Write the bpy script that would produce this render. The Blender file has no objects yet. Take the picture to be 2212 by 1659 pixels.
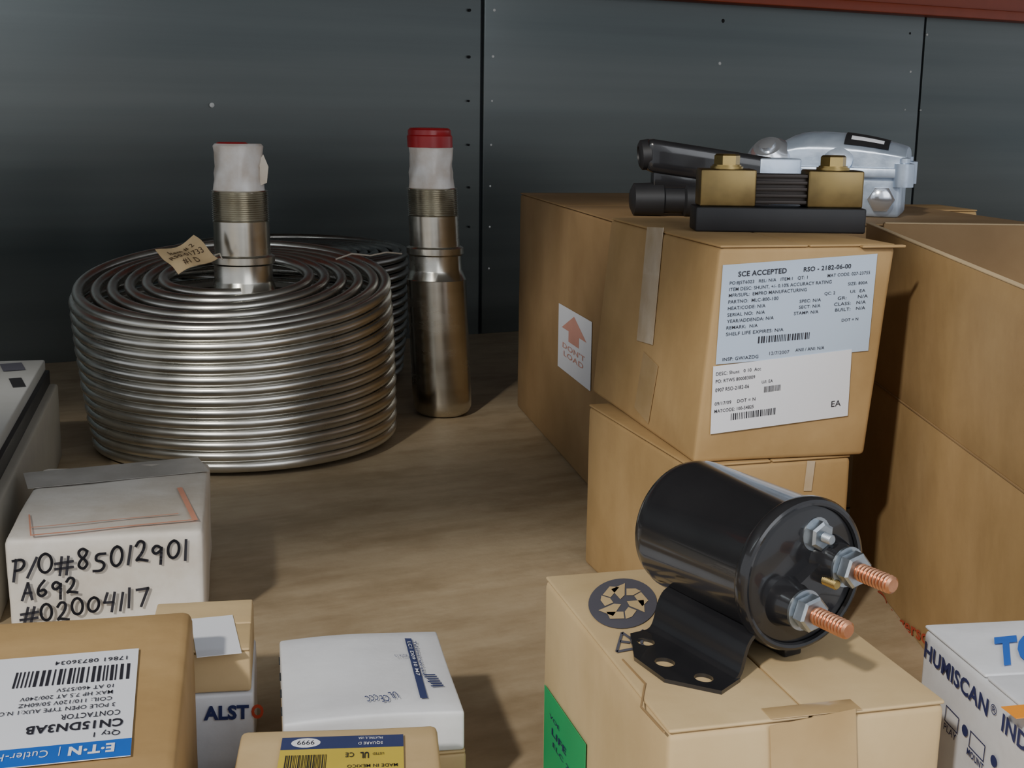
import bpy, bmesh, math, random
import numpy as np
from mathutils import Vector, Matrix
random.seed(3)
SC=bpy.context.scene; COL=SC.collection
F=2800.0;CX=1106.0;CY=829.5
A=math.radians(27);P=math.radians(11.6);RL=math.radians(.8);H=.36
sn,cs=math.sin,math.cos
fw=Vector((sn(A)*cs(P),cs(A)*cs(P),-sn(P))); r0=Vector((cs(A),-sn(A),0)); u0=r0.cross(fw)
rt=r0*cs(RL)+u0*sn(RL); up=u0*cs(RL)-r0*sn(RL); CAM=Vector((0,0,H))
cd=bpy.data.cameras.new('camera'); cam=bpy.data.objects.new('camera',cd); COL.objects.link(cam)
M=Matrix((rt,up,-fw)).transposed().to_4x4(); M.translation=CAM; cam.matrix_world=M
cd.sensor_width=36; cd.lens=36*F/2212; cd.clip_start=.01; SC.camera=cam
def W(X,Y,z=0): return Vector((X*cs(A)+Y*sn(A),-X*sn(A)+Y*cs(A),z))
def ray(px,py): return fw+rt*((px-CX)/F)-up*((py-CY)/F)
def on_y(px,py,y):
    d=ray(px,py); return CAM+d*(y/d.y)
def at(px,py,dist):
    d=ray(px,py); return CAM+d*(dist/math.hypot(d.x,d.y))
def proj(p):
    q=p-CAM; z=q.dot(fw); return (CX+F*q.dot(rt)/z, CY-F*q.dot(up)/z)

# ---------------- materials
def mat(name,c,rough=.6,metal=0,c2=None,scale=30,bump=0,stretch=(1,1,1),detail=4,coat=0,spec=.5,rvar=0,alpha=1,bscale=None):
    m=bpy.data.materials.new(name); m.use_nodes=True; nt=m.node_tree; b=nt.nodes['Principled BSDF']
    b.inputs['Roughness'].default_value=rough; b.inputs['Metallic'].default_value=metal
    b.inputs['Coat Weight'].default_value=coat; b.inputs['Specular IOR Level'].default_value=spec
    b.inputs['Alpha'].default_value=alpha
    tc=nt.nodes.new('ShaderNodeTexCoord'); mp=nt.nodes.new('ShaderNodeMapping'); mp.inputs['Scale'].default_value=stretch
    nt.links.new(tc.outputs['Object'],mp.inputs['Vector'])
    no=nt.nodes.new('ShaderNodeTexNoise'); no.inputs['Scale'].default_value=scale; no.inputs['Detail'].default_value=detail
    nt.links.new(mp.outputs['Vector'],no.inputs['Vector'])
    cr=nt.nodes.new('ShaderNodeValToRGB'); cr.color_ramp.elements[0].position=.3; cr.color_ramp.elements[1].position=.7
    if c2 is None: c2=tuple(x*.88 for x in c)
    cr.color_ramp.elements[0].color=(*c2,1); cr.color_ramp.elements[1].color=(*c,1)
    nt.links.new(no.outputs['Fac'],cr.inputs['Fac']); nt.links.new(cr.outputs['Color'],b.inputs['Base Color'])
    if rvar:
        mr=nt.nodes.new('ShaderNodeMapRange'); mr.inputs['From Min'].default_value=.3; mr.inputs['From Max'].default_value=.7; mr.inputs['To Min'].default_value=max(.02,rough-rvar); mr.inputs['To Max'].default_value=rough+rvar
        nt.links.new(no.outputs['Fac'],mr.inputs['Value']); nt.links.new(mr.outputs['Result'],b.inputs['Roughness'])
    if bump:
        bp=nt.nodes.new('ShaderNodeBump'); bp.inputs['Strength'].default_value=bump; bp.inputs['Distance'].default_value=.002
        if bscale:
            n2=nt.nodes.new('ShaderNodeTexNoise'); n2.inputs['Scale'].default_value=bscale; n2.inputs['Detail'].default_value=5
            nt.links.new(mp.outputs['Vector'],n2.inputs['Vector']); nt.links.new(n2.outputs['Fac'],bp.inputs['Height'])
        else: nt.links.new(no.outputs['Fac'],bp.inputs['Height'])
        nt.links.new(bp.outputs['Normal'],b.inputs['Normal'])
    return m
def add_grain(m,scale,stretch,lo,amt,rot=0,p0=.35,p1=.62):
    nt=m.node_tree; b=nt.nodes['Principled BSDF']; src=b.inputs['Base Color'].links[0].from_socket
    tc=nt.nodes.new('ShaderNodeTexCoord'); mp=nt.nodes.new('ShaderNodeMapping'); mp.inputs['Scale'].default_value=stretch; mp.inputs['Rotation'].default_value=(0,0,rot)
    nt.links.new(tc.outputs['Object'],mp.inputs['Vector']); no=nt.nodes.new('ShaderNodeTexNoise'); no.inputs['Scale'].default_value=scale; no.inputs['Detail'].default_value=8; no.inputs['Roughness'].default_value=.65
    nt.links.new(mp.outputs['Vector'],no.inputs['Vector']); cr=nt.nodes.new('ShaderNodeValToRGB'); cr.color_ramp.elements[0].position=p0; cr.color_ramp.elements[1].position=p1
    cr.color_ramp.elements[0].color=(*lo,1); cr.color_ramp.elements[1].color=(1,1,1,1); nt.links.new(no.outputs['Fac'],cr.inputs['Fac'])
    mx=nt.nodes.new('ShaderNodeMix'); mx.data_type='RGBA'; mx.blend_type='MULTIPLY'; mx.inputs[0].default_value=amt
    nt.links.new(src,mx.inputs[6]); nt.links.new(cr.outputs['Color'],mx.inputs[7]); nt.links.new(mx.outputs[2],b.inputs['Base Color'])
    return m
CARD=add_grain(mat('cardboard',(.49,.325,.15),.68,c2=(.43,.28,.12),scale=14,bump=.35,bscale=35),9,(1,1,1),(.78,.74,.68),.8)
CARD2=add_grain(mat('cardboard_pale',(.61,.46,.255),.66,c2=(.55,.405,.215),scale=12,bump=.3,bscale=35),9,(1,1,1),(.84,.80,.74),.7)
CARD3=add_grain(mat('cardboard_dark',(.37,.24,.115),.75,c2=(.30,.19,.085),scale=10,bump=.35,bscale=30),7,(1,1,1),(.75,.71,.65),.7)
CEDGE=mat('cardboard_edge',(.60,.45,.26),.8)
CINT=mat('cardboard_inside',(.25,.155,.075),.85,c2=(.20,.125,.055),scale=8)
CDK=mat('ink_brown',(.10,.06,.03),.7)
WCARD=add_grain(mat('white_card',(.74,.76,.80),.55,c2=(.68,.70,.75),scale=20,bump=.2,bscale=60),14,(1,1,1),(.80,.79,.78),.8)
WCARD2=add_grain(mat('white_carton_worn',(.78,.75,.70),.5,c2=(.70,.66,.60),scale=16,bump=.4,bscale=40),12,(1,1,1),(.68,.62,.54),.7)
PAPER=mat('paper_white',(.80,.82,.88),.5,c2=(.76,.78,.84),scale=10)
PAPERB=mat('paper_blue',(.50,.61,.77),.5,c2=(.47,.58,.74),scale=10)
INK=mat('ink_black',(.02,.02,.03),.6); INKG=mat('ink_grey',(.09,.09,.115),.6); NAVY=mat('ink_navy',(.02,.03,.12),.5)
BLUE=mat('ink_blue',(.015,.13,.55),.5); RED=mat('ink_red',(.46,.06,.03),.5); PINK=mat('ink_faded_red',(.72,.33,.22),.6); PINK2=mat('ink_pale_red',(.68,.34,.27),.6)
NAVYF=mat('ink_faded_navy',(.04,.055,.15),.5)
YEL=mat('label_yellow',(.62,.48,.07),.5); GREEN=mat('label_green',(.02,.38,.13),.5); ORANGE=mat('label_orange',(.85,.30,.02),.5)
TAPE=mat('packing_tape',(.50,.35,.18),.22,c2=(.40,.27,.125),scale=25,bump=.4,coat=.4)
TAPEW=mat('tape_whitish',(.62,.53,.41),.28,c2=(.50,.38,.24),scale=40,bump=.5,coat=.3)
TAPEG=mat('tape_grey',(.42,.40,.37),.4,c2=(.30,.28,.25),scale=30,bump=.6)
STEEL=mat('tube_steel',(.66,.65,.61),.30,1,c2=(.50,.49,.45),scale=18,rvar=.05)
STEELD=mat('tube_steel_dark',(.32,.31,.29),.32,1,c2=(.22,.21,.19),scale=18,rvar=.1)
STEELB=mat('bulb_steel',(.68,.66,.59),.25,1,c2=(.54,.51,.44),scale=14,rvar=.05,stretch=(1,1,3))
WRAP=mat('white_wrap',(.80,.78,.76),.35,c2=(.62,.54,.47),scale=45,bump=.8,coat=.2)
REDP=mat('red_plastic',(.45,.02,.025),.3,c2=(.32,.01,.015))
BLACKG=mat('black_gloss',(.010,.010,.012),.2,c2=(.018,.018,.02),scale=25,coat=.4,rvar=.07)
BLACKM=mat('black_matte',(.02,.02,.022),.5,c2=(.012,.012,.014))
ZINC=mat('zinc',(.50,.54,.58),.38,1,c2=(.38,.42,.46),scale=200)
COPPER=mat('copper',(.72,.36,.21),.32,1,c2=(.58,.27,.15),scale=200)
BRASS=mat('brass',(.33,.24,.10),.40,1,c2=(.20,.145,.065),scale=50,rvar=.1)
BRASSB=mat('brass_bolt',(.52,.38,.15),.30,1,c2=(.40,.29,.11),scale=60,rvar=.05)
ALU=mat('cast_aluminium',(.55,.64,.77),.36,.6,c2=(.44,.53,.66),scale=60,rvar=.07,bump=.2)
CHROME=mat('chrome',(.78,.82,.88),.18,.85,c2=(.65,.68,.74))
GREYP=mat('grey_enamel',(.50,.51,.50),.5,c2=(.43,.43,.41),scale=12)
BEIGE=mat('beige_enamel',(.36,.34,.29),.6,c2=(.30,.28,.24),scale=14)
MANG=mat('manganin',(.06,.05,.045),.45,.6)
TAGP=mat('tag_manila',(.62,.46,.26),.7,c2=(.50,.36,.19),scale=40)
STRING=mat('string',(.45,.40,.33),.8)
PLY=mat('plywood',(.49,.395,.265),.58,c2=(.34,.265,.17),scale=2.6,bump=.25,detail=9,bscale=60)
add_grain(PLY,5,(1,8,1),(.70,.65,.57),.5,-.25); add_grain(PLY,8,(1,2,1),(.62,.57,.49),.55,.2,.36,.54); add_grain(PLY,30,(1,1.3,1),(.76,.70,.62),.4,.3)
DECKG=mat('deck_grey',(.28,.29,.30),.6)
REDST=mat('red_enamel',(.36,.055,.015),.45)
WALL=mat('wall_metal',(.22,.24,.235),.36,.65,c2=(.085,.103,.105),scale=1.3,stretch=(.35,1,3.2),detail=4,rvar=.12)  # broad pale and dark bands paint hazy reflections into the metal
add_grain(WALL,2.5,(.12,1,14),(.82,.83,.84),.5)  # thin streaks of painted sheen rather than grain
HOLEW=mat('light_through_hole',(.8,.8,.78),.4); HOLEK=mat('dark_hole',(.008,.008,.01),.8); SEAM=mat('seam_dark',(.02,.025,.03),.7)  # HOLEW paints the light coming through the wall holes

# ---------------- mesh builder
class MB:
    def __init__(s): s.v=[];s.f=[];s.m=[]
    def add(s,v,f,m=0):
        b=len(s.v); s.v+= [Vector(p) for p in v]; s.f+=[tuple(i+b for i in q) for q in f]; s.m+=[m]*len(f); return s
    def rbox(s,lo,hi,b=.002,n=3,m=0,wob=0,mx=None):
        ax=[]
        for a in range(3):
            l,h=lo[a],hi[a]; bb=min(b,(h-l)*.45)
            ts=[l,l+bb*.3,l+bb]+[l+bb+(h-l-2*bb)*k/n for k in range(1,n)]+[h-bb,h-bb*.3,h]
            ax.append((ts,l+bb,h-bb,bb))
        N=[len(a[0])-1 for a in ax]; idx={}; vs=[]; fs=[]
        ph=[random.random()*6 for _ in range(3)]
        def V(i,j,k):
            if (i,j,k) in idx: return idx[i,j,k]
            p=Vector((ax[0][0][i],ax[1][0][j],ax[2][0][k]))
            q=Vector([min(max(p[a],ax[a][1]),ax[a][2]) for a in range(3)]); d=p-q
            e=Vector([d[a]/ax[a][3] for a in range(3)])
            L=e.length
            if L>0: e=e/L; p=q+Vector([e[a]*ax[a][3] for a in range(3)])
            if wob:
                g=[1-abs(2*(p[a]-lo[a])/(hi[a]-lo[a])-1)**2 for a in range(3)]
                w=wob*(sn(p.x*60+ph[0])+sn(p.y*55+ph[1])+sn(p.z*70+ph[2]))/3-wob*.6
                p=p+e*w*(g[0]*.5+.5)
            if mx: p=mx@p
            idx[i,j,k]=len(vs); vs.append(p); return idx[i,j,k]
        for i in range(N[0]):
            for j in range(N[1]):
                fs.append((V(i,j,0),V(i,j+1,0),V(i+1,j+1,0),V(i+1,j,0)))
                fs.append((V(i,j,N[2]),V(i+1,j,N[2]),V(i+1,j+1,N[2]),V(i,j+1,N[2])))
        for i in range(N[0]):
            for k in range(N[2]):
                fs.append((V(i,0,k),V(i+1,0,k),V(i+1,0,k+1),V(i,0,k+1)))
                fs.append((V(i,N[1],k),V(i,N[1],k+1),V(i+1,N[1],k+1),V(i+1,N[1],k)))
        for j in range(N[1]):
            for k in range(N[2]):
                fs.append((V(0,j,k),V(0,j,k+1),V(0,j+1,k+1),V(0,j+1,k)))
                fs.append((V(N[0],j,k),V(N[0],j+1,k),V(N[0],j+1,k+1),V(N[0],j,k+1)))
        return s.add(vs,fs,m)
    def lathe(s,O,D,prof,seg=32,m=0,wob=0,ph=0,cap=True):
        O=Vector(O);D=Vector(D).normalized(); a=D.orthogonal().normalized(); b=D.cross(a)
        if abs(D.z)<.5:
            b=Vector((0,0,1)); a=b.cross(D).normalized(); b=D.cross(a)
        vs=[];fs=[]
        for (t,r) in prof:
            for k in range(seg):
                an=2*math.pi*(k+.0)/seg+ph
                rr=r*(1+wob*(sn(an*3+t*90)+sn(an*7-t*140+1)*.7))
                vs.append(O+D*t+(a*cs(an)+b*sn(an))*rr)
        n=len(prof)
        for i in range(n-1):
            for k in range(seg):
                k2=(k+1)%seg; fs.append((i*seg+k,i*seg+k2,(i+1)*seg+k2,(i+1)*seg+k))
        if cap: fs.append(tuple(range(seg-1,-1,-1))); fs.append(tuple((n-1)*seg+k for k in range(seg)))
        return s.add(vs,fs,m)
    def tube(s,path,r,seg=8,m=0):
        vs=[];fs=[];n=len(path); path=[Vector(p) for p in path]
        for i,p in enumerate(path):
            t=(path[min(i+1,n-1)]-path[max(i-1,0)]).normalized()
            z=Vector((0,0,1)) if abs(t.z)<.9 else Vector((1,0,0))
            a=t.cross(z).normalized(); b=a.cross(t)
            for k in range(seg):
                an=2*math.pi*k/seg; vs.append(p+(a*cs(an)+b*sn(an))*r)
        for i in range(n-1):
            for k in range(seg):
                k2=(k+1)%seg; fs.append((i*seg+k,(i+1)*seg+k,(i+1)*seg+k2,i*seg+k2))
        fs.append(tuple(range(seg))); fs.append(tuple((n-1)*seg+k for k in range(seg-1,-1,-1)))
        return s.add(vs,fs,m)
    def prism(s,pts,off,m=0):
        n=len(pts); off=Vector(off); vs=[Vector(p) for p in pts]+[Vector(p)+off for p in pts]
        fs=[tuple(range(n-1,-1,-1)),tuple(range(n,2*n))]+[(i,(i+1)%n,n+(i+1)%n,n+i) for i in range(n)]
        return s.add(vs,fs,m)
    def map(s,fn): s.v=[fn(p) for p in s.v]; return s
def obj(name,mb,mats,parent=None,S=None,sharp=35):
    if not isinstance(mats,(list,tuple)): mats=[mats]
    me=bpy.data.meshes.new(name)
    vs=[S@v for v in mb.v] if S is not None else mb.v
    me.from_pydata([tuple(v) for v in vs],[],mb.f)
    for mm in mats: me.materials.append(mm)
    me.polygons.foreach_set('material_index',mb.m)
    me.polygons.foreach_set('use_smooth',[True]*len(mb.f)); me.update()
    me.set_sharp_from_angle(angle=math.radians(sharp))
    o=bpy.data.objects.new(name,me); COL.objects.link(o)
    if parent: o.parent=parent
    return o
def thing(name,label,cat,loc=(0,0,0),rz=0,group=None):
    o=bpy.data.objects.new(name,None); COL.objects.link(o); o.location=loc; o.rotation_euler=(0,0,rz); o.empty_display_size=.02
    o['label']=label;o['category']=cat
    if group:o['group']=group
    return o
# ---------------- text
_tc={}
def text_geo(t,off=.012):
    if (t,off) in _tc: return _tc[t,off]
    cu=bpy.data.curves.new('t','FONT'); cu.body=t; cu.size=1; cu.resolution_u=3; cu.offset=off; cu.space_character=1.06
    o=bpy.data.objects.new('t',cu); COL.objects.link(o)
    dg=bpy.context.evaluated_depsgraph_get(); me=bpy.data.meshes.new_from_object(o.evaluated_get(dg))
    v=[(p.co.x/.70,p.co.y/.70) for p in me.vertices]; f=[tuple(p.vertices) for p in me.polygons]
    bpy.data.objects.remove(o); bpy.data.curves.remove(cu); bpy.data.meshes.remove(me)
    x0=min(p[0] for p in v) if v else 0; x1=max(p[0] for p in v) if v else 1
    v=[(a-x0,b) for a,b in v]; _tc[t,off]=(v,f,x1-x0); return _tc[t,off]
# ---------------- boxes
class Box: pass
def fit(corr,z0,X,Y,ang,w,d,h,fixh=False,sx=0,sy=0,it=60):
    c=W(X,Y); p0=np.array([c.x,c.y,math.radians(ang)-A,w,d]+([] if fixh else [h]))
    S=Matrix(((1,0,sx),(0,1,sy),(0,0,1)))
    def res(p):
        hh=h if fixh else p[5]; r=[]
        for (i,j,k),(px,py) in corr:
            q=S@Vector((i*p[3],j*p[4],k*hh)); x=p[0]+q.x*cs(p[2])-q.y*sn(p[2]); y=p[1]+q.x*sn(p[2])+q.y*cs(p[2])
            a,b=proj(Vector((x,y,z0+q.z))); r+=[a-px,b-py]
        return np.array(r+list((p-p0)*40))
    p=p0.copy(); lam=1
    r=res(p)
    for _ in range(it):
        J=np.array([(res(p+np.eye(len(p))[i]*1e-5)-r)/1e-5 for i in range(len(p))]).T
        dp=np.linalg.solve(J.T@J+lam*np.diag(np.diag(J.T@J)+1e-9),-J.T@r); rn=res(p+dp)
        if rn@rn<r@r: p=p+dp;r=rn;lam*=.4
        else: lam*=3
    B=Box(); B.x,B.y,B.th,B.w,B.d=p[:5]; B.h=h if fixh else p[5]; B.z0=z0; B.S=S
    return B
def mk(z0,X,Y,ang,w,d,h):
    c=W(X,Y);B=Box();B.x,B.y,B.th,B.w,B.d,B.h,B.z0=c.x,c.y,math.radians(ang)-A,w,d,h,z0;B.S=Matrix.Identity(3);return B
def frame(B,face):
    V=Vector
    return {'top':(V((0,0,B.h)),V((1,0,0)),V((0,1,0))),'front':(V((0,0,0)),V((1,0,0)),V((0,0,1))),
            'left':(V((0,B.d,0)),V((0,-1,0)),V((0,0,1))),'right':(V((B.w,0,0)),V((0,1,0)),V((0,0,1)))}[face]
def onface(B,face,px,py):
    O,ex,ey=frame(B,face); n=ex.cross(ey)
    Rm=Matrix.Rotation(-B.th,3,'Z'); Si=B.S.inverted()
    c=Si@(Rm@(CAM-Vector((B.x,B.y,B.z0)))); d=Si@(Rm@ray(px,py))
    t=(O-c).dot(n)/d.dot(n); q=c+d*t-O
    return q.dot(ex),q.dot(ey)
def box_thing(B,name,label,cat='box',group=None):
    return thing(name,label,cat,(B.x,B.y,B.z0),B.th,group)
def decal(B,face,parent,name,o,x,y,mats,items,lift=.0007,paper=True,ortho=True,label=None):
    O,ex,ey=frame(B,face); n=ex.cross(ey)
    a=Vector(onface(B,face,*o)); b=Vector(onface(B,face,*x))-a; c=Vector(onface(B,face,*y))-a
    LX=b.length; bx=b/LX
    if ortho: by=Vector((-bx.y,bx.x)); LY=abs(c.dot(by))
    else: LY=c.length; by=c/LY
    def P3(u,v,l=0): q=a+bx*(u*LX)+by*(v*LY); return O+ex*q.x+ey*q.y+n*(lift+l)
    out=None
    if paper:
        mb=MB(); e=.0003
        mb.prism([P3(0,0,-e),P3(1,0,-e),P3(1,1,-e),P3(0,1,-e)],n*e*1.0,0)
        out=obj(name,mb,mats[0],parent,B.S)
        if label: out['label']=label
    mb=MB(); l=.00025; layer=0
    for q in items:
        if q[0]=='r':
            _,u0,v0,u1,v1,mi=q; layer+=1; ll=l*.3+layer*.00002; mb.add([P3(u0,v0,ll),P3(u1,v0,ll),P3(u1,v1,ll),P3(u0,v1,ll)],[(0,1,2,3)],mi)
        elif q[0]=='b':
            _,u0,v0,u1,v1,mi=q; u=u0; st=(u1-u0)/70
            while u<u1:
                wd=random.choice([1,1,2])*st; mb.add([P3(u,v0,l),P3(min(u+wd,u1),v0,l),P3(min(u+wd,u1),v1,l),P3(u,v1,l)],[(0,1,2,3)],mi); u+=wd+random.choice([1,1.4,2])*st
        elif q[0]=='t':
            _,t,u,v,h,w,mi=q[:7]; vs,fs,tw=text_geo(t,q[7] if len(q)>7 else .006); hh=h*LY; k=(w*LX/tw if w else hh)
            mb.add([P3(u+p[0]*k/LX,v+p[1]*hh/LY,l*1.6) for p in vs],fs,mi)
        elif q[0]=='p':
            _,pts,mi=q; mb.add([P3(p[0],p[1],l) for p in pts],[tuple(range(len(pts)))],mi)
        elif q[0]=='k':
            _,pts,wd,mi=q
            for i in range(len(pts)-1):
                p=P3(*pts[i],l*1.2);q2=P3(*pts[i+1],l*1.2); t=(q2-p)
                if t.length<1e-7: continue
                t.normalize(); sd=n.cross(t)*wd/2; e=t*wd*.35
                mb.add([p-e-sd,q2+e-sd,q2+e+sd,p-e+sd],[(0,1,2,3)],mi)
    if mb.f: 
        lo=obj('lettering' if paper else name,mb,mats,out if out else parent,B.S)
        if not out: out=lo
    return out
def carton(B,t,cm,seam='y',tape=None,wob=.0005,b=.0035,flaps=True):
    z=B.h-(.0016 if flaps else 0)
    obj('body',MB().rbox((0,0,0),(B.w,B.d,z),b,6,0,wob),cm,t,B.S)
    if flaps:
        g=.0006
        if seam=='y': rs=[((.0005,.0005),(B.w/2-g,B.d-.0005)),((B.w/2+g,.0005),(B.w-.0005,B.d-.0005))]
        else: rs=[((.0005,.0005),(B.w-.0005,B.d/2-g)),((.0005,B.d/2+g),(B.w-.0005,B.d-.0005))]
        for lo,hi in rs: obj('top_flap',MB().rbox((*lo,z-.0002),(*hi,B.h),.0012,4),cm,t,B.S)

# ================= SETTING
WY=1.965
fl=obj('floor',MB().rbox((-1.6,-.25,-.018),(3.0,WY,0),.001,2),PLY); fl['kind']='structure'
wb=obj('wall_back',MB().rbox((-1.6,WY+.004,-.02),(3.0,WY+.03,1.3),.001,2),SEAM); wb['kind']='structure'
ce=obj('shade_deck',MB().rbox((-1.6,.34,.90),(3.0,WY,.918),.001,2),DECKG); ce['kind']='structure'  # unseen upper deck, added to keep the key light off the back
tr=obj('shade_bar_1',MB().rbox((-1.6,.105,.86),(3.0,.215,.90),.002,2),DECKG); tr['kind']='structure'  # unseen bar, added to cast a shadow band across the plywood
xs=[-1.6,on_y(1040,300,WY).x,on_y(1978,300,WY).x,3.0]
for i in range(3):
    g2=.006 if i==2 else .002
    o=obj('panel',MB().rbox((xs[i]+g2,WY-(.003 if i==1 else 0),-.001),(xs[i+1]-.002,WY+.006,1.3),.002,2),WALL,wb)
for (px,py,r,k) in [(1015,22,4,1),(1014,123,4,1),(1013,218,3,1),(1013,313,3,1),(1014,405,3,1),(1014,490,3,1),(1068,22,4,0),(1065,122,4,0),(1063,218,3,0),(1061,313,3,0),(1059,402,3,0),(1058,490,3,0),(1056,580,3,0),(458,227,6,0),(1555,137,5,0),(1562,45,6,1),(1967,155,4,0),(1955,237,3,0),(2003,75,4,0),(1989,238,3,0),(1966,72,4,1)]:
    p=on_y(px,py,WY-.003); obj('hole_disc',MB().lathe(p+Vector((0,.002,0)),(0,-1,0),[(0,r*.0006),(.002,r*.0006),(.003,r*.0003)],12),HOLEK if k else HOLEW,wb)  # discs for panel holes, the white ones painted as light from behind
pb=on_y(1480,0,WY-.04); pb2=on_y(2212,47,WY-.04); an=math.atan2(pb2.z-pb.z,pb2.x-pb.x)
t=thing('rack_beam','red painted steel rack beam across the top of the metal wall','beam',(pb2.x,WY-.02,pb2.z)); t.rotation_euler=(0,-an,0)
obj('beam_web',MB().rbox((-2.4,-.02,0),(1.3,.016,.12),.003,2),REDST,t)
obj('beam_lip',MB().rbox((-2.4,-.026,0),(1.3,-.019,.018),.002,2),REDST,t)

# ================= RIGHT STACK
B15=mk(0,.098,1.14,11,.40,.48,.27)
t=box_thing(B15,'cardboard_box','wide brown cardboard box behind the stack, with a red arrow sticker on its side')
carton(B15,t,CARD3,'x',None,.0008)
decal(B15,'left',t,'arrow_label',(1207,790),(1277,845),(1222,662),[PAPER,PINK2],[('p',[(.5,.93),(.88,.66),(.66,.66),(.66,.5),(.34,.5),(.34,.66),(.12,.66)],1),('t',"DON'T",.16,.36,.08,.68,1),('t',"LOAD",.2,.24,.08,.6,1)],lift=.0012)
LB=fit([((0,0,1),(1490,1010)),((1,0,1),(1840,980)),((0,1,1),(1270,872)),((0,1,0),(1262,1215))],0,.115,.823,16,.12,.207,.135)
t=box_thing(LB,'cardboard_box','brown box at the bottom of the stack, directly under the box with two white labels')
carton(LB,t,CARD,'y',None,.0006)
decal(LB,'front',t,'tape_strip',(1735,1060),(1752,1060),(1735,995),[TAPEW],[])
SB=fit([((0,0,0),(1500,1008)),((0,0,1),(1552,542)),((1,0,1),(1935,530)),((1,0,0),(1870,975)),((0,1,1),(1312,450)),((0,1,0),(1287,852))],LB.h,.115,.823,16,.12,.207,.141,sx=.085)
t=box_thing(SB,'cardboard_box','brown box with two printed white labels, holding the brass shunt on top')
carton(SB,t,CARD,'y',None,.0006)
obj('torn_flap_edge',MB().rbox((.10,-.004,SB.h-.0022),(SB.w+.005,.001,SB.h-.0004),.0006,3),CARD,t,SB.S)
decal(SB,'left',t,'tape_strip',(1378,735),(1412,745),(1385,490),[TAPEW],[],lift=.0010)
decal(SB,'left',t,'tape_strip',(1372,880),(1402,915),(1378,745),[TAPE],[],lift=.0008)
L=[('t','SCE ACCEPTED',.10,.875,.05,.31,1,.025),('t','RSO - 2182-06-00',.52,.875,.045,.31,1,.02),
('t','PO:8JST6023   REL: N/A   ITEM:1   QT: 1',.05,.80,.032,.50,1),('t','MAT CODE: 027-23755',.68,.80,.032,.28,1),
('t','ITEM DESC: SHUNT, +/- 0.10% ACCURACY RATING',.05,.735,.034,.66,1),('t','SIZE: 800A',.82,.70,.03,.13,1),
('t','MFR/SUPL:  EMPRO MANUFACTURING',.05,.675,.034,.5,1),('t','PARTNO:  MLC-800-100',.05,.61,.034,.32,1),('t','QC: 2',.67,.62,.03,.07,1),('t','UI:  EA',.84,.62,.03,.1,1),
('t','HEAT/CODE: N/A',.05,.545,.034,.24,1),('t','SPEC: N/A',.51,.56,.032,.14,1),('t','GR:      N/A',.76,.56,.032,.2,1),
('t','SERIAL NO:  N/A',.05,.48,.034,.24,1),('t','SECT: N/A',.51,.50,.032,.14,1),('t','CLASS:   N/A',.74,.50,.032,.21,1),
('t','YEAR/ADDENDA: N/A',.05,.415,.034,.3,1),('t','STAMP: N/A',.48,.44,.032,.16,1),('t','BUILT:   N/A',.75,.44,.032,.2,1),
('t','REMARK:  N/A',.05,.35,.034,.2,1),('t','SHELF LIFE EXPIRES: N/A',.05,.285,.034,.37,1),('t','DOT = N',.80,.33,.03,.11,1),
('b',.26,.18,.60,.25,1),('t','INSP: GW/AZDG',.04,.03,.034,.23,1),('t','12/7/2007',.34,.05,.034,.13,2),('t','ANII / ANI: N/A',.51,.06,.034,.19,1)]
decal(SB,'front',t,'shipping_label',(1545,787),(1874,757),(1566,572),[PAPERB,INK,INKG],L,lift=.0010)
L=[('t','DESC: Shunt   0 10  Acc',.02,.86,.05,.32,1),('t','PO: RTWS 800083009',.02,.75,.05,.28,1),('t','0907 RSO-2182-06',.02,.62,.055,.24,1),('t','U/I: EA',.35,.66,.045,.08,1),('b',.37,.52,.49,.61,1),
('t','09/17/09    DOT = N',.02,.42,.05,.29,1),('t','MATCODE: 100-54825',.02,.31,.05,.28,1),('b',.14,.17,.46,.27,1),('t','EA',.87,.17,.09,.07,1)]
decal(SB,'front',t,'shipping_label',(1533,937),(1829,897),(1546,790),[PAPER,INK,INKG],L,lift=.0014)

# shunt
zt=LB.h+SB.h
c=W(.194,.965,zt); t=thing('shunt','brass and black electrical shunt with two hex bolts, on the labelled brown box','shunt',c,-A)
obj('base',MB().rbox((-.062,-.017,0),(.062,.017,.0180),.0015,2),BLACKM,t)
for s in(-1,1):
    x=s*.0385+ (.001 if s>0 else 0)
    bl=obj('terminal_block',MB().rbox((x-.0205,-.014,.0180),(x+.0200,.014,.045),.0015,2),BRASS,t)
    bo=MB(); bx=x
    bo.lathe((bx,0,.045),(0,0,1),[(0,.0120),(.0018,.0120),(.0019,.0105),(.003,.0105)],24)
    bo.lathe((bx,0,.048),(0,0,1),[(0,.0095),(.0065,.0095),(.0078,.008)],6,ph=.3)
    obj('hex_bolt',bo,BRASSB,t)
mb=MB()
for k in range(5): mb.rbox((-.0185,-.012,.0205+k*.0047),(.0190,.012,.0229+k*.0047),.0003,1)
mb.rbox((-.0185,-.009,.0200),(.019,-.004,.042),.0003,1)
obj('resistance_plates',mb,MANG,t)

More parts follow.
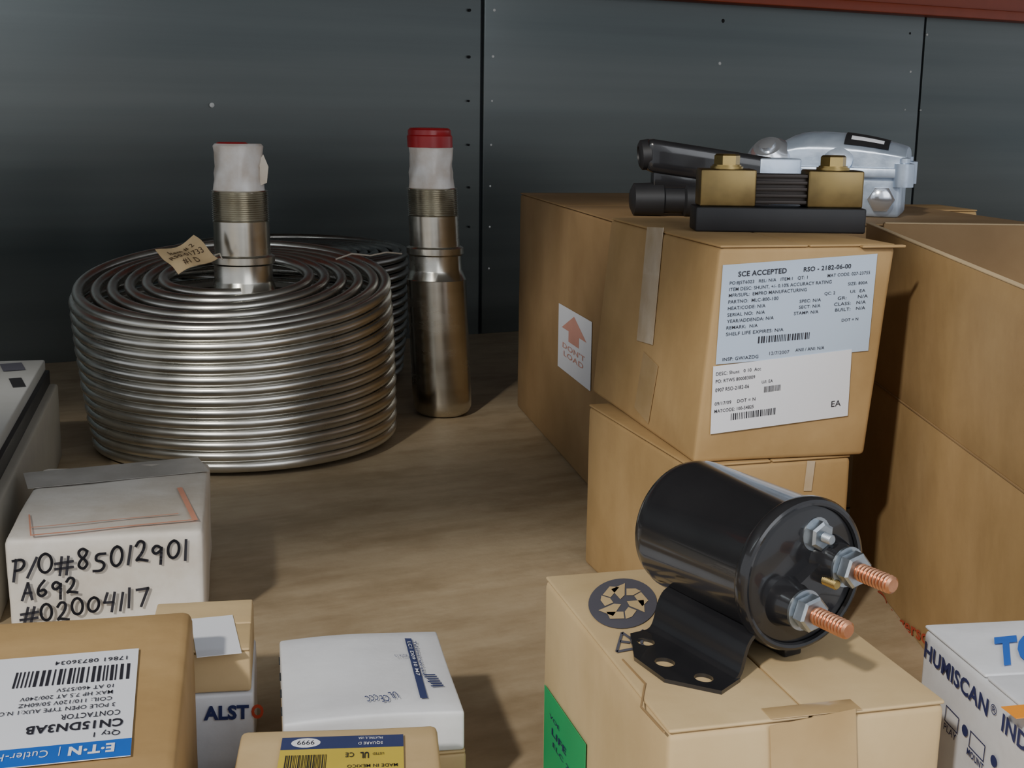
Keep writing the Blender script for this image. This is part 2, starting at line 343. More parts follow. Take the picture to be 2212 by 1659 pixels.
# black device behind
c=W(.185,1.25,.27); t=thing('relay','black cylindrical device with a silver end plate, lying behind the shunt','device',c,-A+math.radians(4))
mb=MB(); mb.lathe((-.075,0,.016),(1,0,0),[(0,.009),(.003,.015),(.03,.016),(.032,.013),(.05,.013),(.052,.016),(.13,.016)],24); obj('lower_barrel',mb,BLACKM,t)
mb=MB(); mb.rbox((-.062,-.014,.042),(.062,.014,.073),.006,4); mb.rbox((-.055,-.008,.026),(.05,.008,.048),.002,2)
mb.map(lambda p:Vector((p.x,p.y,p.z-(p.x+.06)*.14 if p.z>.035 else p.z))); obj('housing',mb,BLACKG,t)
mb=MB(); mb.lathe((-.058,0,.058),(-1,0,-.1),[(0,.0145),(.008,.014),(.010,.011),(.0105,.0085),(.009,.008)],24); obj('end_cap',mb,BLACKM,t)
mb=MB(); mb.rbox((.045,-.0148,.022),(.085,.0148,.056),.002,2); o=obj('end_plate',mb,ALU,t); o['label']='silver end plate'

# silver housing
c=W(.325,1.32,.27); t=thing('junction_housing','grey cast metal housing with domed lid, nameplate and round end fitting, right of the shunt','device',c,-A-math.radians(20))
obj('body',MB().rbox((-.06,-.04,0),(.064,.04,.045),.004,4),ALU,t)
def lidz(x,y): return (1-.40*max(0,((x+.020)/.09))**2.0-.55*max(0,(-(x+.020)/.045))**2.4)*(1-.40*(abs(y)/.044)**3)
mb=MB().rbox((-.064,-.044,.0),(.067,.044,.036),.0025,14)
mb.map(lambda p:Vector((p.x,p.y,.045+p.z*lidz(p.x,p.y)))); obj('lid',mb,ALU,t)
obj('lid_flange',MB().rbox((-.067,-.047,.038),(.070,.047,.048),.002,2),ALU,t)
def onlid(x,y,l): return Vector((x,y,.045+.036*lidz(x,y)+l))
def lidpatch(x0,y0,x1,y1,l,n=6):
    mb=MB();vs=[onlid(x0+(x1-x0)*i/n,y0+(y1-y0)*j/n,l) for i in range(n+1) for j in range(n+1)]
    fs=[(i*(n+1)+j,(i+1)*(n+1)+j,(i+1)*(n+1)+j+1,i*(n+1)+j+1) for i in range(n) for j in range(n)]; return mb.add(vs,fs)
pl=obj('nameplate',lidpatch(.008,-.041,.050,-.008,.0012),BLACKM,t)
obj('nameplate_text',lidpatch(.014,-.034,.045,-.026,.0016),PAPER,pl)
for (x,y) in((-.060,-.044),(.066,-.042),(.064,.042),(-.060,.042)):
    obj('lid_screw',MB().lathe((x,y,.030),(0,0,1),[(0,.0095),(.022,.0095),(.023,.005),(.027,.005),(.028,.003)],18),ALU,t)
obj('round_boss',MB().lathe((.004,-.036,.052),(0,-1,.35),[(0,.015),(.010,.014),(.013,.009)],20),ALU,t)
mb=MB(); mb.lathe((.046,-.04,.018),(.15,-1,-.1),[(0,.013),(.004,.013)],6); mb.lathe((.046,-.044,.018),(.15,-1,-.1),[(0,.010),(.004,.010),(.0045,.009),(.006,.009),(.0065,.010),(.009,.010),(.011,.006)],20); obj('cable_gland',mb,CHROME,t)
mb=MB(); mb.lathe((-.062,-.028,.046),(-.15,-.8,1),[(0,.018),(.004,.018),(.004,.027),(.008,.0285),(.011,.0265),(.012,.0235),(.016,.0225),(.020,.0200),(.024,.016),(.026,.014),(.0265,.0085),(.030,.008),(.031,.005)],32); mb.lathe((-.064,-.015,.0),(0,0,1),[(0,.015),(.05,.014)],20)
obj('end_fitting',mb,CHROME,t)

BX=mk(0,.50,1.58,10,.066,.10,.258); t=box_thing(BX,'cardboard_box','small brown box far behind the open box, near the metal wall'); carton(BX,t,CARD,'x',None)

# big open box
OX,OY0,OY1,OW=.290,.66,1.065,.30; hb,ht=.157,.280
OB=mk(0,OX,OY0,0,OW,OY1-OY0,hb)
t=box_thing(OB,'open_cardboard_box','tall open cardboard box with raised flaps, at the right edge beside the stack')
k=.004; d=OB.d
mb=MB(); mb.rbox((0,0,0),(k,d,hb),.001,4); mb.rbox((OW-k,0,0),(OW,d,hb),.001,3); mb.rbox((k,d-k,0),(OW-k,d,hb),.001,3); mb.rbox((k,0,0),(OW-k,k,hb),.001,3); mb.rbox((k,k,0),(OW-k,d-k,k),.001,2)
obj('body',mb,CARD,t)
def flapbox(lo,hi,fn=lambda p:p,flip=False):
    return obj('flap',MB().rbox(lo,hi,.001,6).map(fn),CARD3 if flip else CARD,t)
def f1(p): return Vector((p.x-.003*((p.z-hb)/(ht-hb)),p.y,p.z-.012*max(0,1-p.y/d)*(p.z-hb)/(ht-hb)))
f=flapbox((0,.002,hb+.0005),(k,d-.002,ht),f1)
obj('board_edge',MB().rbox((-.0004,.003,ht-.0006),(k+.0004,d-.003,ht+.0006),.0004,6).map(f1),CEDGE,f)
obj('inner_liner',MB().rbox((k-.0002,.004,hb+.001),(k+.0006,d-.004,ht-.001),.0003,6).map(f1),CINT,f)
g1=lambda p:Vector((p.x,p.y+.03*(p.z-hb),p.z))
f=flapbox((.012,d-k,hb+.0005),(OW-.006,d,ht),g1,flip=True)
obj('board_edge',MB().rbox((.013,d-k-.0003,ht-.0006),(OW-.007,d+.0003,ht+.0006),.0004,6).map(g1),CEDGE,f)
flapbox((OW-k,.002,hb+.0005),(OW,d-.002,ht-.03),lambda p:Vector((p.x+.5*(p.z-hb),p.y,p.z)),flip=True)
obj('crease',MB().rbox((-.0006,.002,hb-.0006),(.0008,d-.002,hb+.0008),.0003,4),CARD3,t)
decal(OB,'left',t,'printed_logo',(1888,1325),(2080,1450),(1888,1262),[CARD,RED],[('t','Ingersoll-Rand',.24,.12,.42,.85,1,.02)]+[('k',[(.10+.095*cs(a*math.pi/12),.45+.42*sn(a*math.pi/12)) for a in range(25)],.0016,1),('t','IR',.05,.27,.36,.10,1,.03)],paper=False)

# ================= FRONT RIGHT
FB=fit([((0,1,1),(1183,1238)),((0,0,1),(1440,1600)),((1,0,1),(2045,1497))],0,.0595,.461,20,.13,.19,.125,True)
t=box_thing(FB,'cardboard_box','pale brown box with a recycling mark and green sticker, under the black contactor')
carton(FB,t,CARD2,'y',None,.0008)
def ring(c,r0,r1,n=40,mi=1,a0=0,a1=2*math.pi):
    out=[]
    for i in range(n):
        a=a0+(a1-a0)*i/n;b=a0+(a1-a0)*(i+1)/n
        out.append([(c[0]+r0*cs(a),c[1]+r0*sn(a)),(c[0]+r1*cs(a),c[1]+r1*sn(a)),(c[0]+r1*cs(b),c[1]+r1*sn(b)),(c[0]+r0*cs(b),c[1]+r0*sn(b))])
    return out
def toppix(polys,ctr,pxr,pxu,name,mt,parent,l=.0006):
    c0=Vector(onface(FB,'top',*ctr)); ux=Vector(onface(FB,'top',*pxr))-c0; uy=Vector(onface(FB,'top',*pxu))-c0
    mb=MB()
    for q in polys: mb.add([(*(c0+ux*p[0]+uy*p[1]),FB.h+l) for p in q],[tuple(range(len(q)))])
    return obj(name,mb,mt,parent)
disc=[[(cs(a),sn(a)) for a in np.linspace(0,2*math.pi,49)[:-1]]]
rm=toppix(disc,(1345,1303),(1418,1296),(1338,1252),'recycling_mark',INKG,t)
for q in range(3):
    a=q*2*math.pi/3+math.pi/6
    ca,sa=cs(a),sn(a)
    rot=lambda p:(p[0]*ca-p[1]*sa,p[0]*sa+p[1]*ca)
    # folded ribbon: a leg up to the fold at a corner of the triangle, then down into an arrow head
    leg=[(.34,-.50),(.62,-.42),(.66,-.02),(.40,-.02)]
    fold=[(.40,.02),(.68,.02),(.62,.20),(.40,.36),(.24,.14)]
    head=[(.20,.18),(.36,.40),(.50,.58),(.02,.62),(.00,.12)]
    toppix([[rot(p) for p in pl_] for pl_ in (leg,fold,head)],(1345,1303),(1418,1296),(1338,1252),'arrow_mark',CARD2,rm,.0009)
def seg(a,b,w=.09):
    a=Vector(a);b=Vector(b);s=(b-a).normalized(); s=Vector((-s.y,s.x))*w; return [tuple(a-s),tuple(b-s),tuple(b+s),tuple(a+s)]
P6=[(-1,-.6),(-.5,.9),(0,.3),(.9,.9),(.6,-.2),(1,-.9),(.1,-.5),(-1,-.6)]
toppix([seg(P6[i],P6[i+1]) for i in range(7)]+[seg((0,.3),(.1,-.5)),seg((-.7,.2),(-.1,0))],(1364,1390),(1398,1386),(1360,1364),'carton_mark',INKG,t)
decal(FB,'left',t,'green_sticker',(1176,1800),(1262,1960),(1188,1490),[GREEN,NAVY],[('t','LIFE',.22,.76,.042,.36,1,.02),('t','VOE',.16,.85,.025,.25,1),('t','ELC 2',.25,.69,.03,.4,1)],lift=.0010)
decal(FB,'front',t,'packing_tape',(1668,1760),(1850,1720),(1668,1565),[TAPE],[],lift=.0009)
a,b=onface(FB,'top',1672,1560); a2,b2=onface(FB,'top',1858,1530)
obj('packing_tape',MB().rbox((a,0,FB.h),(a2,.010,FB.h+.0004),.0002,2),TAPE,t)
a,b=onface(FB,'top',1345,1425); a2,b2=onface(FB,'top',1440,1590)
obj('torn_edge',MB().tube([(a,b,FB.h),(a+.001,(b+b2)/2+.01,FB.h+.0003),(a2-.001,(b+b2)/2-.01,FB.h),(a2,b2+.003,FB.h+.0002)],.0005,6),CARD3,t)

# contactor
zc=.043
pr=W(.0837,.608);pf=W(.128,.532); mid=(pr+pf)/2; dv=(pf-pr); rz=math.atan2(dv.y,dv.x)
t=thing('contactor','black cylindrical contactor with copper studs, on the pale box with recycling mark','contactor',(mid.x,mid.y,FB.h),rz)
Rc=.034;L2=.0435
mb=MB().lathe((-L2,0,zc),(1,0,0),[(0,.012),(.001,.024),(.002,.0285),(.005,.0315),(.009,.0325),(.012,.0326),(.079,.0326),(.080,.0330)],64); obj('can',mb,BLACKG,t)
mb=MB().lathe((L2-.007,0,zc),(1,0,0),[(0,.0325),(.0005,.0338),(.002,.0346),(.005,.0346),(.007,.0338),(.0075,.0326),(.0072,.0314),(.0058,.0308)],64,cap=False); obj('crimp_ring',mb,BLACKG,t)
mb=MB().lathe((L2-.006,0,zc),(1,0,0),[(0,.0312),(.004,.0312),(.0045,.030),(.0045,.010),(.0045,.002)],64)
s1=(-.0090,-.0105);s2=(.0145,.0048);s3=(.0062,.0175);s4=(.0080,-.0020)
def yz(s): return Vector((0,s[0],zc+s[1]))
obj('end_plate',mb,BLACKG,t)
x0=L2-.002
mb=MB()
a,b=yz(s1),yz(s2); dd=(b-a).normalized(); pn=Vector((1,0,0)).cross(dd)*.006
mb.prism([Vector((x0,0,0))+a-pn,Vector((x0,0,0))+b-pn,Vector((x0,0,0))+b+pn,Vector((x0,0,0))+a+pn],(.006,0,0)); obj('moulded_web',mb,BLACKG,t)
for s in(s1,s2):
    q=yz(s); post=obj('terminal_post',MB().lathe((x0,q.y,q.z),(1,0,0),[(0,.0115),(.003,.0105),(.010,.0085),(.0115,.008)],32),BLACKG,t)
    st=MB(); pf2=[(0,.0034)]; xx=.0
    while xx<.0255: pf2+=[(xx,.0040),(xx+.0004,.0040),(xx+.0010,.0031)]; xx+=.0019
    pf2+=[(.0266,.0038),(.0275,.0028)]
    st.lathe((x0+.011,q.y,q.z),(1,0,0),pf2,20)
    so=obj('stud',st,COPPER,t,sharp=20); so['label']='threaded copper stud'
    nb=MB(); nb.lathe((x0+.0115,q.y,q.z),(1,0,0),[(0,.0090),(.0012,.0090)],28); nb.lathe((x0+.0128,q.y,q.z),(1,0,0),[(0,.0068),(.001,.0079),(.0056,.0079),(.0066,.0068)],6,ph=.2)
    no=obj('nut',nb,ZINC,so)
for s,R1,mm in((s3,.0066,ZINC),(s4,.0054,BRASSB)):
    q=yz(s); st=MB(); xx=0;pf2=[]
    ln=.0095 if mm is ZINC else .0125
    while xx<ln: pf2+=[(xx,.0023),(xx+.0005,.0018)]; xx+=.001
    st.lathe((x0+.001,q.y,q.z),(1,0,0),pf2,14); so=obj('terminal_screw',st,mm,t)
    nb=MB(); nb.lathe((x0,q.y,q.z),(1,0,0),[(0,R1*1.15),(.001,R1*1.15)],24); nb.lathe((x0+.001,q.y,q.z),(1,0,0),[(0,R1),(.0036,R1),(.0046,R1*.8)],6,ph=.5); obj('nut',nb,ZINC,so)
th=.0018
def strip(sec,xa,xb):
    mb=MB(); n=len(sec); vs=[]
    for (y,z) in sec: vs+=[Vector((xa,y,z)),Vector((xb,y,z))]
    nor=[]
    for i in range(n):
        a=Vector(sec[max(i-1,0)]);b=Vector(sec[min(i+1,n-1)]);dd=(b-a).normalized(); nor.append(Vector((-dd.y,dd.x))*th)
    for i,(y,z) in enumerate(sec): vs+=[Vector((xa,y+nor[i].x,z+nor[i].y)),Vector((xb,y+nor[i].x,z+nor[i].y))]
    f=[]; m=2*n
    for i in range(n-1):
        f+=[(2*i,2*i+1,2*i+3,2*i+2),(m+2*i,m+2*i+2,m+2*i+3,m+2*i+1),(2*i,2*i+2,m+2*i+2,m+2*i),(2*i+1,m+2*i+1,m+2*i+3,2*i+3)]
    f+=[(0,m,m+1,1),(2*n-2,2*n-1,m+2*n-1,m+2*n-2)]
    return mb.add(vs,f)
arc=[(-(Rc+.0002)*sn(a),zc-(Rc+.0002)*cs(a)) for a in np.linspace(math.radians(46),-math.radians(38),25)]
def bez(p0,p1,p2,p3,n): return [tuple(((1-u)**3)*Vector(p0)+3*u*(1-u)**2*Vector(p1)+3*u*u*(1-u)*Vector(p2)+u**3*Vector(p3)) for u in np.linspace(0,1,n)]
e0=arc[0]
left=[(-.0385,0.0)]+bez((-.0370,0.0),(-.0275,0.0),(-.0315,e0[1]-.006),(e0[0]-.0006,e0[1]-.0008),16)
sec=left+arc
xa,xb=-.021,.042
obj('saddle',strip(sec,xa,xb),BLACKG,t,sharp=60)
obj('saddle_foot',MB().rbox((xa+.01,.002,0),(xb-.01,.012,zc-Rc+.001),.001,2),BLACKG,t)
def foot(sgn):
    pts=[(xa,.032),(xa,.045),(.002,.059),(.027,.061),(xb+.006,.047),(xb,.032)]
    bm=bmesh.new()
    hol=[(-.0095,.0445,.0046),(.013,.0505,.0050),(.034,.0455,.0046)]
    ed=[]
    def loop(ps):
        vs=[bm.verts.new((p[0],p[1],0)) for p in ps]; return [bm.edges.new((vs[i],vs[(i+1)%len(vs)])) for i in range(len(vs))]
    ed+=loop(pts)
    for (x,y,r) in hol: ed+=loop([(x+r*cs(a),y+r*.85*sn(a)) for a in np.linspace(0,2*math.pi,21)[:-1]])
    bmesh.ops.triangle_fill(bm,use_beauty=True,edges=ed)
    r=bmesh.ops.extrude_face_region(bm,geom=bm.faces[:]); 
    bmesh.ops.translate(bm,verts=[v for v in r['geom'] if isinstance(v,bmesh.types.BMVert)],vec=(0,0,th))
    bm.verts.index_update(); bm.normal_update(); bmesh.ops.recalc_face_normals(bm,faces=bm.faces[:])
    mb=MB().add([Vector((v.co.x,v.co.y*sgn,v.co.z)) for v in bm.verts],[tuple(v.index for v in f.verts) for f in bm.faces]); bm.free(); return mb
obj('foot_plate',foot(-1),BLACKG,t,sharp=30)

# humiscan box
HB=fit([((0,1,1),(1995,1350)),((0,0,1),(2290,1595)),((1,1,1),(2212,1335))],0,.21,.45,12,.2,.12,.13,True)
HB.w=.16
t=box_thing(HB,'carton','white carton with blue lettering on top, at the lower right corner')
carton(HB,t,WCARD,'x',None)
decal(HB,'left',t,'lettering',(2000,1420),(2240,1650),(2006,1382),[WCARD,NAVY],[('t','HUMISCAN',.0,.1,.80,.61,1,.03),('t','®',.63,.45,.45,.05,1),('t','INDU',.73,.1,.80,.29,1,.03)],paper=False)
def rk(u0,v0,u1,v1): return ('k',[(u0,v0),(u1,v0),(u1,v1),(u0,v1),(u0,v0)],.0006,1)
L=[rk(-.12,.35,.14,1.0),('t','PLAY',-.12,-.02,.28,.26,1,.02),('t','•',.22,.3,1.0,None,1,.04),rk(.38,.35,.66,1.0),('t','MOUNT',.36,-.02,.28,.32,1,.02),('t','•',.78,.3,1.0,None,1,.04)]
decal(HB,'left',t,'lettering',(2055,1585),(2165,1705),(2055,1530),[WCARD,NAVY],L,paper=False)
decal(HB,'top',t,'lettering',(2150,1440),(2300,1424),(2147,1384),[WCARD,BLUE],[('t','TO',.0,.0,1,.75,1,.05)],paper=False,ortho=False)
decal(HB,'top',t,'orange_sticker',(2195,1555),(2300,1545),(2180,1528),[ORANGE],[])

# ================= LEFT FRONT
PB=fit([((1,0,1),(440,1132)),((0,0,1),(5,1172)),((1,1,1),(457,995))],0,-.327,.823,18,.135,.167,.079,True)
t=box_thing(PB,'carton','white carton with black handwritten numbers and grey tape on top')
carton(PB,t,WCARD2,'x',None,.0022,.006,flaps=False)
G={'P':[[(.1,0),(.15,1)],[(.0,.95),(.45,1),(.55,.75),(.4,.52),(.13,.48)]],'/':[[(.0,-.05),(.35,1.0)]],
'O':[[(.3+.3*cs(a),.5+.48*sn(a)) for a in np.linspace(1.5,7.9,15)]],'0':[[(.3+.26*cs(a),.45+.42*sn(a)) for a in np.linspace(1.5,7.9,15)]],
'#':[[(.2,0),(.3,1)],[(.5,0),(.6,1)],[(0,.35),(.8,.4)],[(0,.65),(.8,.72)]],
'8':[[(.5,.85),(.3,1),(.1,.85),(.15,.62),(.4,.45),(.5,.22),(.3,0),(.08,.15),(.15,.4),(.42,.62),(.5,.85)]],
'S':[[(.55,.95),(.15,.95),(.1,.6),(.4,.55),(.52,.3),(.35,.03),(.0,.05)]],'1':[[(.15,1),(.12,0)]],
'2':[[(.05,.75),(.2,1),(.45,.9),(.4,.5),(.05,.08),(.2,.15),(.6,.05)]],'9':[[(.5,.8),(.25,.98),(.05,.75),(.2,.5),(.48,.7),(.5,.9),(.45,0)]],
'A':[[(.0,0),(.25,1),(.5,0)],[(.1,.4),(.45,.4)]],'6':[[(.4,1),(.1,.6),(.05,.2),(.25,0),(.5,.2),(.4,.45),(.1,.35)]],
'4':[[(.15,1),(.05,.5),(.5,.5)],[(.5,1),(.45,0)]],'7':[[(.0,.95),(.55,1),(.3,0)]],' ':[]}
def smooth(p):
    if len(p)<4: return p
    for _ in range(2): p=[p[0]]+[q for i in range(len(p)-1) for q in ((p[i][0]*.75+p[i+1][0]*.25,p[i][1]*.75+p[i+1][1]*.25),(p[i][0]*.25+p[i+1][0]*.75,p[i][1]*.25+p[i+1][1]*.75))]+[p[-1]]
    return p
def hand(txt,u,v,sc,sp,wd,rise=0):
    out=[];x=u
    for ch in txt:
        k=random.uniform(.85,1.12); dy=random.uniform(-.04,.04); sl=random.uniform(.02,.18)
        for s in G[ch]: out.append(('k',smooth([(x+(p[0]+sl*p[1])*sc*sp,v+dy+rise*(x-u)+p[1]*sc*k) for p in s]),wd,1))
        x+=({' ':.4,'1':.42,'/':.5,'#':.98}.get(ch,.74))*sc*sp
    return out
decal(PB,'front',t,'handwriting',(35,1345),(405,1310),(25,1200),[WCARD2,INK],hand('P/O#8S012901',.0,.66,.31,.41,.0019,.08)+hand('A692',.05,.33,.25,.45,.0019,.08)+hand('#02004117',.02,-.02,.29,.42,.0019,.10),paper=False,lift=.0011)
decal(PB,'top',t,'grey_tape',(60,1056),(452,1018),(75,1020),[TAPEG],[],lift=.0003)
L=[('r',0,0,1,.025,1),('r',.0,.0,.010,.5,1),('r',.965,.0,1,.85,1),('r',.0,.18,.9,.195,1)]
decal(PB,'top',t,'red_print',(65,1160),(428,1125),(80,1070),[WCARD2,PINK],L,paper=False)
EB=fit([((1,1,1),(417,1310)),((0,1,1),(-200,1358)),((1,0,1),(375,1720))],0,-.29,.45,14,.15,.2,.10,True)
t=box_thing(EB,'cardboard_box','brown box with an upside-down white and blue contactor label, lower left corner')
carton(EB,t,CARD,'x',None,.0005,.005,flaps=False)
L=[('t','17861 08736034',.06,.08,.04,.4,1),('b',.04,.16,.66,.32,1),('t','10 AT 460/575V',.12,.36,.035,.3,1),('t','MAX HP 7.5 AT 200/240V',.12,.42,.035,.48,1),('t','COIL: 110/120V 50/60HZ',.12,.48,.035,.48,1),('t','3 POLE OPEN TYPE AUX:1 N.O.',.10,.54,.035,.6,1),
('t','CONTACTOR',.07,.61,.045,.3,1),('t','CN15DN3AB',.05,.69,.065,.48,1,.03),('t','Qty 1',.06,.79,.04,.13,1),('r',0,.86,1,1,2),('t','E·T·N',.08,.895,.065,.22,3,.04),('t','|  Cutler-Hammer',.34,.90,.055,.50,3,0),('t','CE',.8,.2,.07,.1,1),('t','5',.82,.6,.07,.05,1)]
decal(EB,'top',t,'contactor_label',(300,1404),(-90,1436),(243,1640),[PAPER,INK,BLUE,PAPER],L,lift=.0009)
AB=mk(0,-.199,.6585,10,.059,.078,.046)
t=box_thing(AB,'carton','small white carton with blue and red lettering, underneath the tan carton'); carton(AB,t,WCARD,'x',None,flaps=False,b=.002)
decal(AB,'front',t,'lettering',(440,1553),(572,1548),(440,1518),[WCARD,NAVY,RED],[('t','ALST',.0,.0,.80,.74,1,.045),('t','O',.78,.0,.80,.20,2,.045)],paper=False)
TB=mk(.046,-.198,.6595,10,.057,.076,.026)
t=box_thing(TB,'carton','small tan carton with a blank white label, on top of the small white carton'); carton(TB,t,CARD2,'x',None,b=.002)
decal(TB,'top',t,'blank_label',(425,1422),(522,1412),(422,1338),[PAPER],[],lift=.0006)
WB=fit([((0,1,1),(605,1396)),((1,1,1),(945,1347)),((1,0,1),(1003,1540)),((0,0,1),(610,1562))],.038,-.1155,.604,9,.09,.12,.022,True)
NB=mk(0,-.1155,.604,9,.09,.12,.038); NB.x,NB.y,NB.th,NB.w,NB.d=WB.x,WB.y,WB.th,WB.w+.001,WB.d
t=box_thing(NB,'cardboard_box','flat brown box hidden beneath the white printed carton'); carton(NB,t,CARD2,'x',None,b=.002)
t=box_thing(WB,'carton','flat white carton printed with small dark blue lines of text, seen upside down'); 
bulge=lambda p:Vector((p.x,p.y,p.z+(.0045*sn(math.pi*min(max(p.x/WB.w,0),1))*(.4+.6*sn(math.pi*min(max(p.y/WB.d,0),1)))*(p.z/WB.h))))
obj('body',MB().rbox((0,0,0),(WB.w,WB.d,WB.h),.0018,10,0,.0010).map(bulge),WCARD,t)
for i in range(4): obj('tab_slot',MB().rbox((-.0006,.03+i*.022,.012),(.0008,.036+i*.022,.0145),.0003,1),SEAM,t)
def bulged(o):
    for v in o.data.vertices: v.co=bulge(v.co)
L=[('r',.0,.0,.16,1,0),('t','Telemecanique',.20,.62,.28,.62,0,.02),('t','Contactor  LC1 D09 10 M7',.20,.22,.2,.75,0),('t','Schneider Electric France',.20,-.15,.18,.6,0)]
L=[('r',.0,.0,1,.62,0),('t','Telemecanique',.06,.70,.26,.62,0,.02),('t','LC1 D09 10 M7',.08,.15,.30,.6,2)]
o=decal(WB,'top',t,'printed_text',(874,1388),(908,1518),(897,1385),[NAVYF,NAVYF,PAPER],L,lift=.0006,paper=False); bulged(o)
L=[('t','CE',.66,.80,.07,.05,1),('t','UL',.60,.78,.07,.05,1),('t','CCC',.72,.78,.06,.07,1),('t','KGTA 1.0',.38,.33,.035,.08,1)]+[('r',.29,.60+i*.028,.36+.01*(i%2),.615+i*.028,1) for i in range(6)]
o=decal(WB,'top',t,'lettering',(960,1365),(640,1410),(985,1530),[WCARD,NAVYF],L,paper=False,lift=.0006); bulged(o)
QB=fit([((0,1,1),(520,1577)),((1,1,1),(945,1561)),((1,0,1),(965,1750))],0,-.13,.48,4,.1,.1,.066,True)
t=box_thing(QB,'cardboard_box','tan box with an upside-down yellow and blue label, at the bottom edge'); carton(QB,t,CARD2,'x',None,flaps=False)
L=[('r',0,0,1,.17,1),('p',[(.80+.12*cs(a),.085+.065*sn(a)) for a in np.linspace(0,6.28,20)[:-1]],2),('t','9999',.73,.055,.06,.14,3),('t','SQUARE D',.17,.10,.035,.2,2),('t','PALATINE, IL USA',.17,.03,.03,.2,2),
('b',.62,.25,.95,.6,3),('t','CE',.40,.24,.06,.07,3),('t','UL',.28,.24,.08,.07,3,.03),('t','LISTED',.16,.25,.03,.09,3),('t','MADE IN MEXICO',.05,.40,.04,.4,3)]
decal(QB,'top',t,'yellow_label',(871,1590),(610,1598),(890,1760),[YEL,NAVYF,PAPER,INK],L,lift=.0009)

# instrument at left
IB=fit([((1,1,1),(97,780)),((1,0,1),(-60,1045)),((0,1,1),(-150,780))],0,-.52,.95,14,.14,.36,.105,True)
t=box_thing(IB,'instrument','grey metal instrument case with a light top panel, cut off at the left edge','instrument')
obj('case',MB().rbox((0,0,0),(IB.w+.012,IB.d-.004,.080),.003,4),BEIGE,t)
obj('black_trim',MB().rbox((.001,.001,.078),(IB.w+.004,IB.d-.001,.094),.001,3),BLACKM,t)
obj('top_panel',MB().rbox((0,0,.093),(IB.w,IB.d,IB.h),.002,3),GREYP,t)
decal(IB,'top',t,'warning_print',(0,806),(75,801),(10,785),[GREYP,INKG],[('r',.1,.1,.75,.9,1)],paper=False)
decal(IB,'top',t,'display_window',(28,838),(56,836),(32,818),[BLACKM],[])

# ================= COILS
def coil(cx,cy,Rb,Rt,N,hgt,tilt,shift,nin,rad,mt,name,label,step,rise):
    c=W(cx,cy); t=thing(name,label,'tubing coil',c,-A,'coils of steel tubing')
    ph=[random.uniform(-1,1) for _ in range(40)]
    def sm(s): j=int(s); fr=s-j; fr=fr*fr*(3-2*fr); return ph[j]*(1-fr)+ph[j+1]*fr
    mb=MB(); path=[]; st=72; A0=1.9
    for i in range(N*st+1):
        s=i/st; k=s/N; a=2*math.pi*s+A0
        R_=Rb+(Rt-Rb)*math.sin(min(1,k*1.25)*math.pi/2)+sm(s)*.0005
        x=R_*cs(a)-shift*k; y=R_*sn(a)
        path.append((x,y,max(rad,rad+k*hgt+tilt*k*y)))
    mb.tube(path,rad,12); obj('outer_winding',mb,mt,t)
    mb=MB(); path=[path[-1]]
    for i in range(1,int(nin*st)+1):
        s=i/st; a=2*math.pi*s+A0; R_=Rt-s*step+sm(s)*.0006
        x=R_*cs(a)-shift; y=R_*sn(a)
        path.append((x,y,rad+hgt+tilt*y-.0055*min(1,s)+rise*min(1,s/nin)+.0005*sn(a*2+s)*min(1,s)))
    mb.tube(path,rad*.98,12); obj('top_winding',mb,mt,t)
    mb=MB(); path=[]
    for i in range((N-2)*40+1):
        s=i/40; k=s/N; a=2*math.pi*s; R_=Rb-.030
        path.append((R_*cs(a)-shift*k,R_*sn(a),max(rad,rad+k*hgt+tilt*k*R_*sn(a))))
    mb.tube(path,rad,6); obj('inner_winding',mb,mt,t)
    return t
coil(-.298,1.425,.162,.168,13,.172,.155,.012,5.5,.0061,STEEL,'tubing_coil','large coil of steel tubing, the nearer of the two coils',.0180,.012)
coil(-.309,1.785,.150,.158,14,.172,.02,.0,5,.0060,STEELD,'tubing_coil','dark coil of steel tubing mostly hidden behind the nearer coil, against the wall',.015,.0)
def bulb(bx,by,dz,lean,label):
    c=W(bx,by); t=thing('sensor_bulb',label,'sensor',c,-A,'threaded steel sensor bulbs')
    def L_(mb): return mb.map(lambda p:Vector((p.x+lean*p.z,p.y,p.z)))
    obj('body',L_(MB().lathe((0,0,0),(0,0,1),[(0,.02),(.002,.029),(.006,.0335),(.012,.0358),(.020,.0362),(.168+dz,.0362),(.1685+dz,.0355),(.178+dz,.0322),(.180+dz,.0315),(.197+dz,.0315)],48)),STEELB,t)
    obj('collar',L_(MB().lathe((0,0,.197+dz),(0,0,1),[(0,.0325),(.002,.0345),(.009,.0345),(.011,.031)],40)),STEELB,t)
    obj('sleeve',L_(MB().lathe((0,0,.207+dz),(0,0,1),[(0,.0302),(.037,.0302),(.038,.029)],40)),STEELB,t)
    pf=[];s=0
    while s<.034: pf+=[(s,.0306),(s+.0010,.0285)]; s+=.0023
    obj('thread',L_(MB().lathe((0,0,.244+dz),(0,0,1),pf,40)),STEELB,t,sharp=20) 
    obj('white_wrap',L_(MB().lathe((0,0,.277+dz),(0,0,1),[(-.004,.0262),(-.003,.0274),(.006,.0268),(.012,.0262),(.018,.0262),(.025,.0250),(.033,.0256),(.04,.0255),(.047,.0262),(.0495,.0240)],48,wob=.034)),WRAP,t)
    return t,L_
t,L_=bulb(-.292,1.415,.0025,-.02,'threaded steel sensor bulb with white wrap, standing inside the nearer coil')
obj('red_cap',L_(MB().lathe((-.006,0,.3255),(0,0,1),[(-.006,.0175),(.0035,.017),(.0050,.015)],32)),REDP,t)
obj('loose_plastic',L_(MB().prism([(.024,-.008,.285),(.031,-.006,.288),(.033,-.004,.305),(.028,-.004,.318),(.024,-.006,.312)],(0,.001,0))),TAPEW,t)
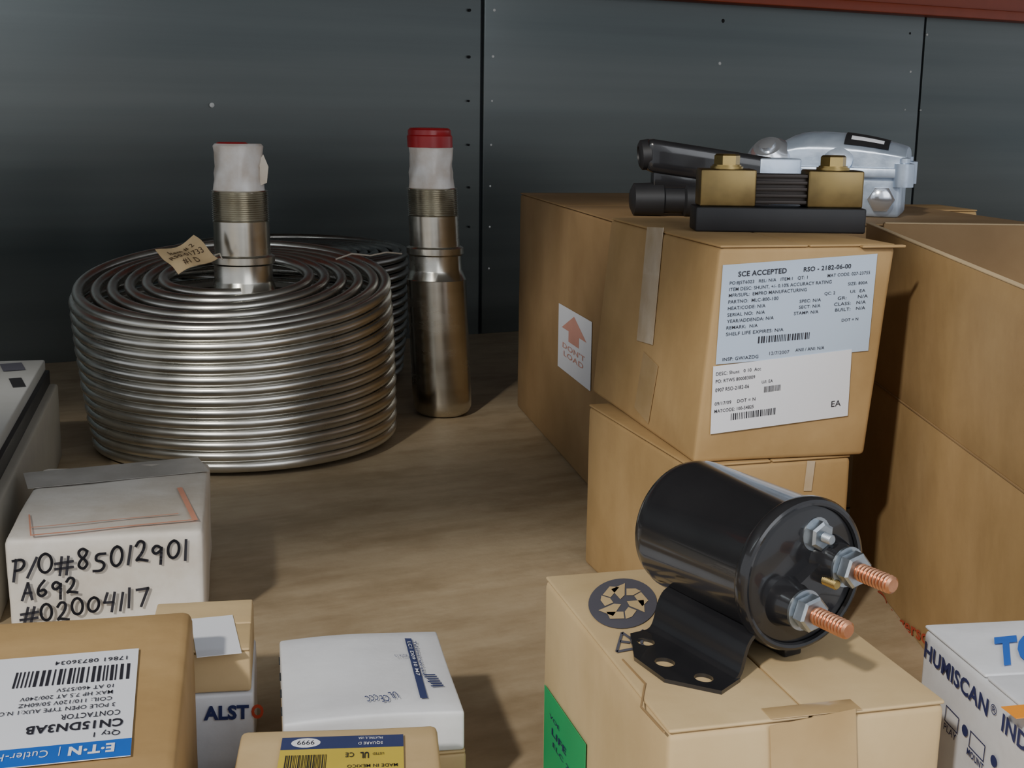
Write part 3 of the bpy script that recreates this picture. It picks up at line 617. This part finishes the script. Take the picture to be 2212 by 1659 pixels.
t,L_=bulb(-.085,1.565,.0,-.05,'tall threaded steel sensor bulb with red cap, standing right of the coils')
obj('red_cap',L_(MB().lathe((0,0,.3265),(0,0,1),[(-.002,.0268),(.011,.0270),(.0125,.0258),(.018,.0255),(.0205,.0228),(.021,.012)],36)),REDP,t)
# tag
p=[at(385,592,1.375),at(470,552,1.39),at(415,496,1.42),at(336,546,1.40)]
t=thing('paper_tag','manila paper tag with handwriting, wired to the bulb inside the nearer coil','tag',p[0])
o=p[0].copy(); q=[v-o for v in p]; ex=(q[1]-q[0]); ey=(q[3]-q[0]); n=ex.cross(ey).normalized()
mb=MB(); N=10; vs=[]
for layer in(0,1):
    for i in range(N+1):
        for j in range(N+1):
            u,v=i/N,j/N; b=.004*sn(u*5+v*2)+.0025*sn(v*7-u*3); vs.append(q[0]+ex*u*(1-.03*v)+ey*v+n*(b-layer*.0006))
fs=[]; K=(N+1)**2
for i in range(N):
    for j in range(N):
        a=i*(N+1)+j; fs+=[(a,a+N+1,a+N+2,a+1),(K+a,K+a+1,K+a+N+2,K+a+N+1)]
mb.add(vs,fs); obj('card',mb,TAGP,t)
mb=MB()
for (s,u0,v0,w) in(('#1 D',.25,.12,.4),('R50-01733',.08,.38,.8),('Item # 2',.2,.68,.6)):
    vs,fs,tw=text_geo(s)
    out=[]
    for a,b in vs:
        u=u0+a*w/tw; v=v0+b*.17; bb=.004*sn(u*5+v*2)+.0025*sn(v*7-u*3); out.append(q[0]+ex*u+ey*v+n*(bb+.0006))
    mb.add(out,fs)
obj('lettering',mb,CDK,t)
mb=MB(); e=at(480,560,1.375)-o; mb.tube([q[1]*.95+n*.001+q[3]*.03,(q[1]+e)/2+Vector((0,0,.004)),e],.0008,6); obj('tie_wire',mb,STRING,t)
pts=[at(725,560,1.50),at(760,548,1.50),at(800,552,1.51),at(835,545,1.52),at(868,548,1.535)]
t=thing('string','pale string looped from the coil to the red-capped bulb','string',pts[0]); mb=MB(); mb.tube([v-pts[0] for v in pts],.0010,6); obj('strand',mb,STRING,t)

# ================= LIGHT
w=bpy.data.worlds.new('world'); SC.world=w; w.use_nodes=True
w.node_tree.nodes['Background'].inputs[0].default_value=(.77,.81,.87,1); w.node_tree.nodes['Background'].inputs[1].default_value=.78
def area(loc,tgt,size,en,col,sy=None):
    l=bpy.data.lights.new('area_light','AREA'); l.size=size; l.energy=en; l.color=col
    if sy: l.shape='RECTANGLE'; l.size_y=sy
    o=bpy.data.objects.new('area_light',l); COL.objects.link(o); o.location=loc
    o.rotation_euler=(Vector(tgt)-Vector(loc)).to_track_quat('-Z','Y').to_euler()
area(W(-.9,-1.3,1.7),W(0,1.0,.1),.13,60,(1,.95,.86))
area(W(1.0,-.9,1.0),W(.2,.8,.1),1.3,12,(.92,.95,1))
area(W(-.7,.3,.75),W(-.9,1.9,.75),.5,1.5,(.85,.95,1),.2)
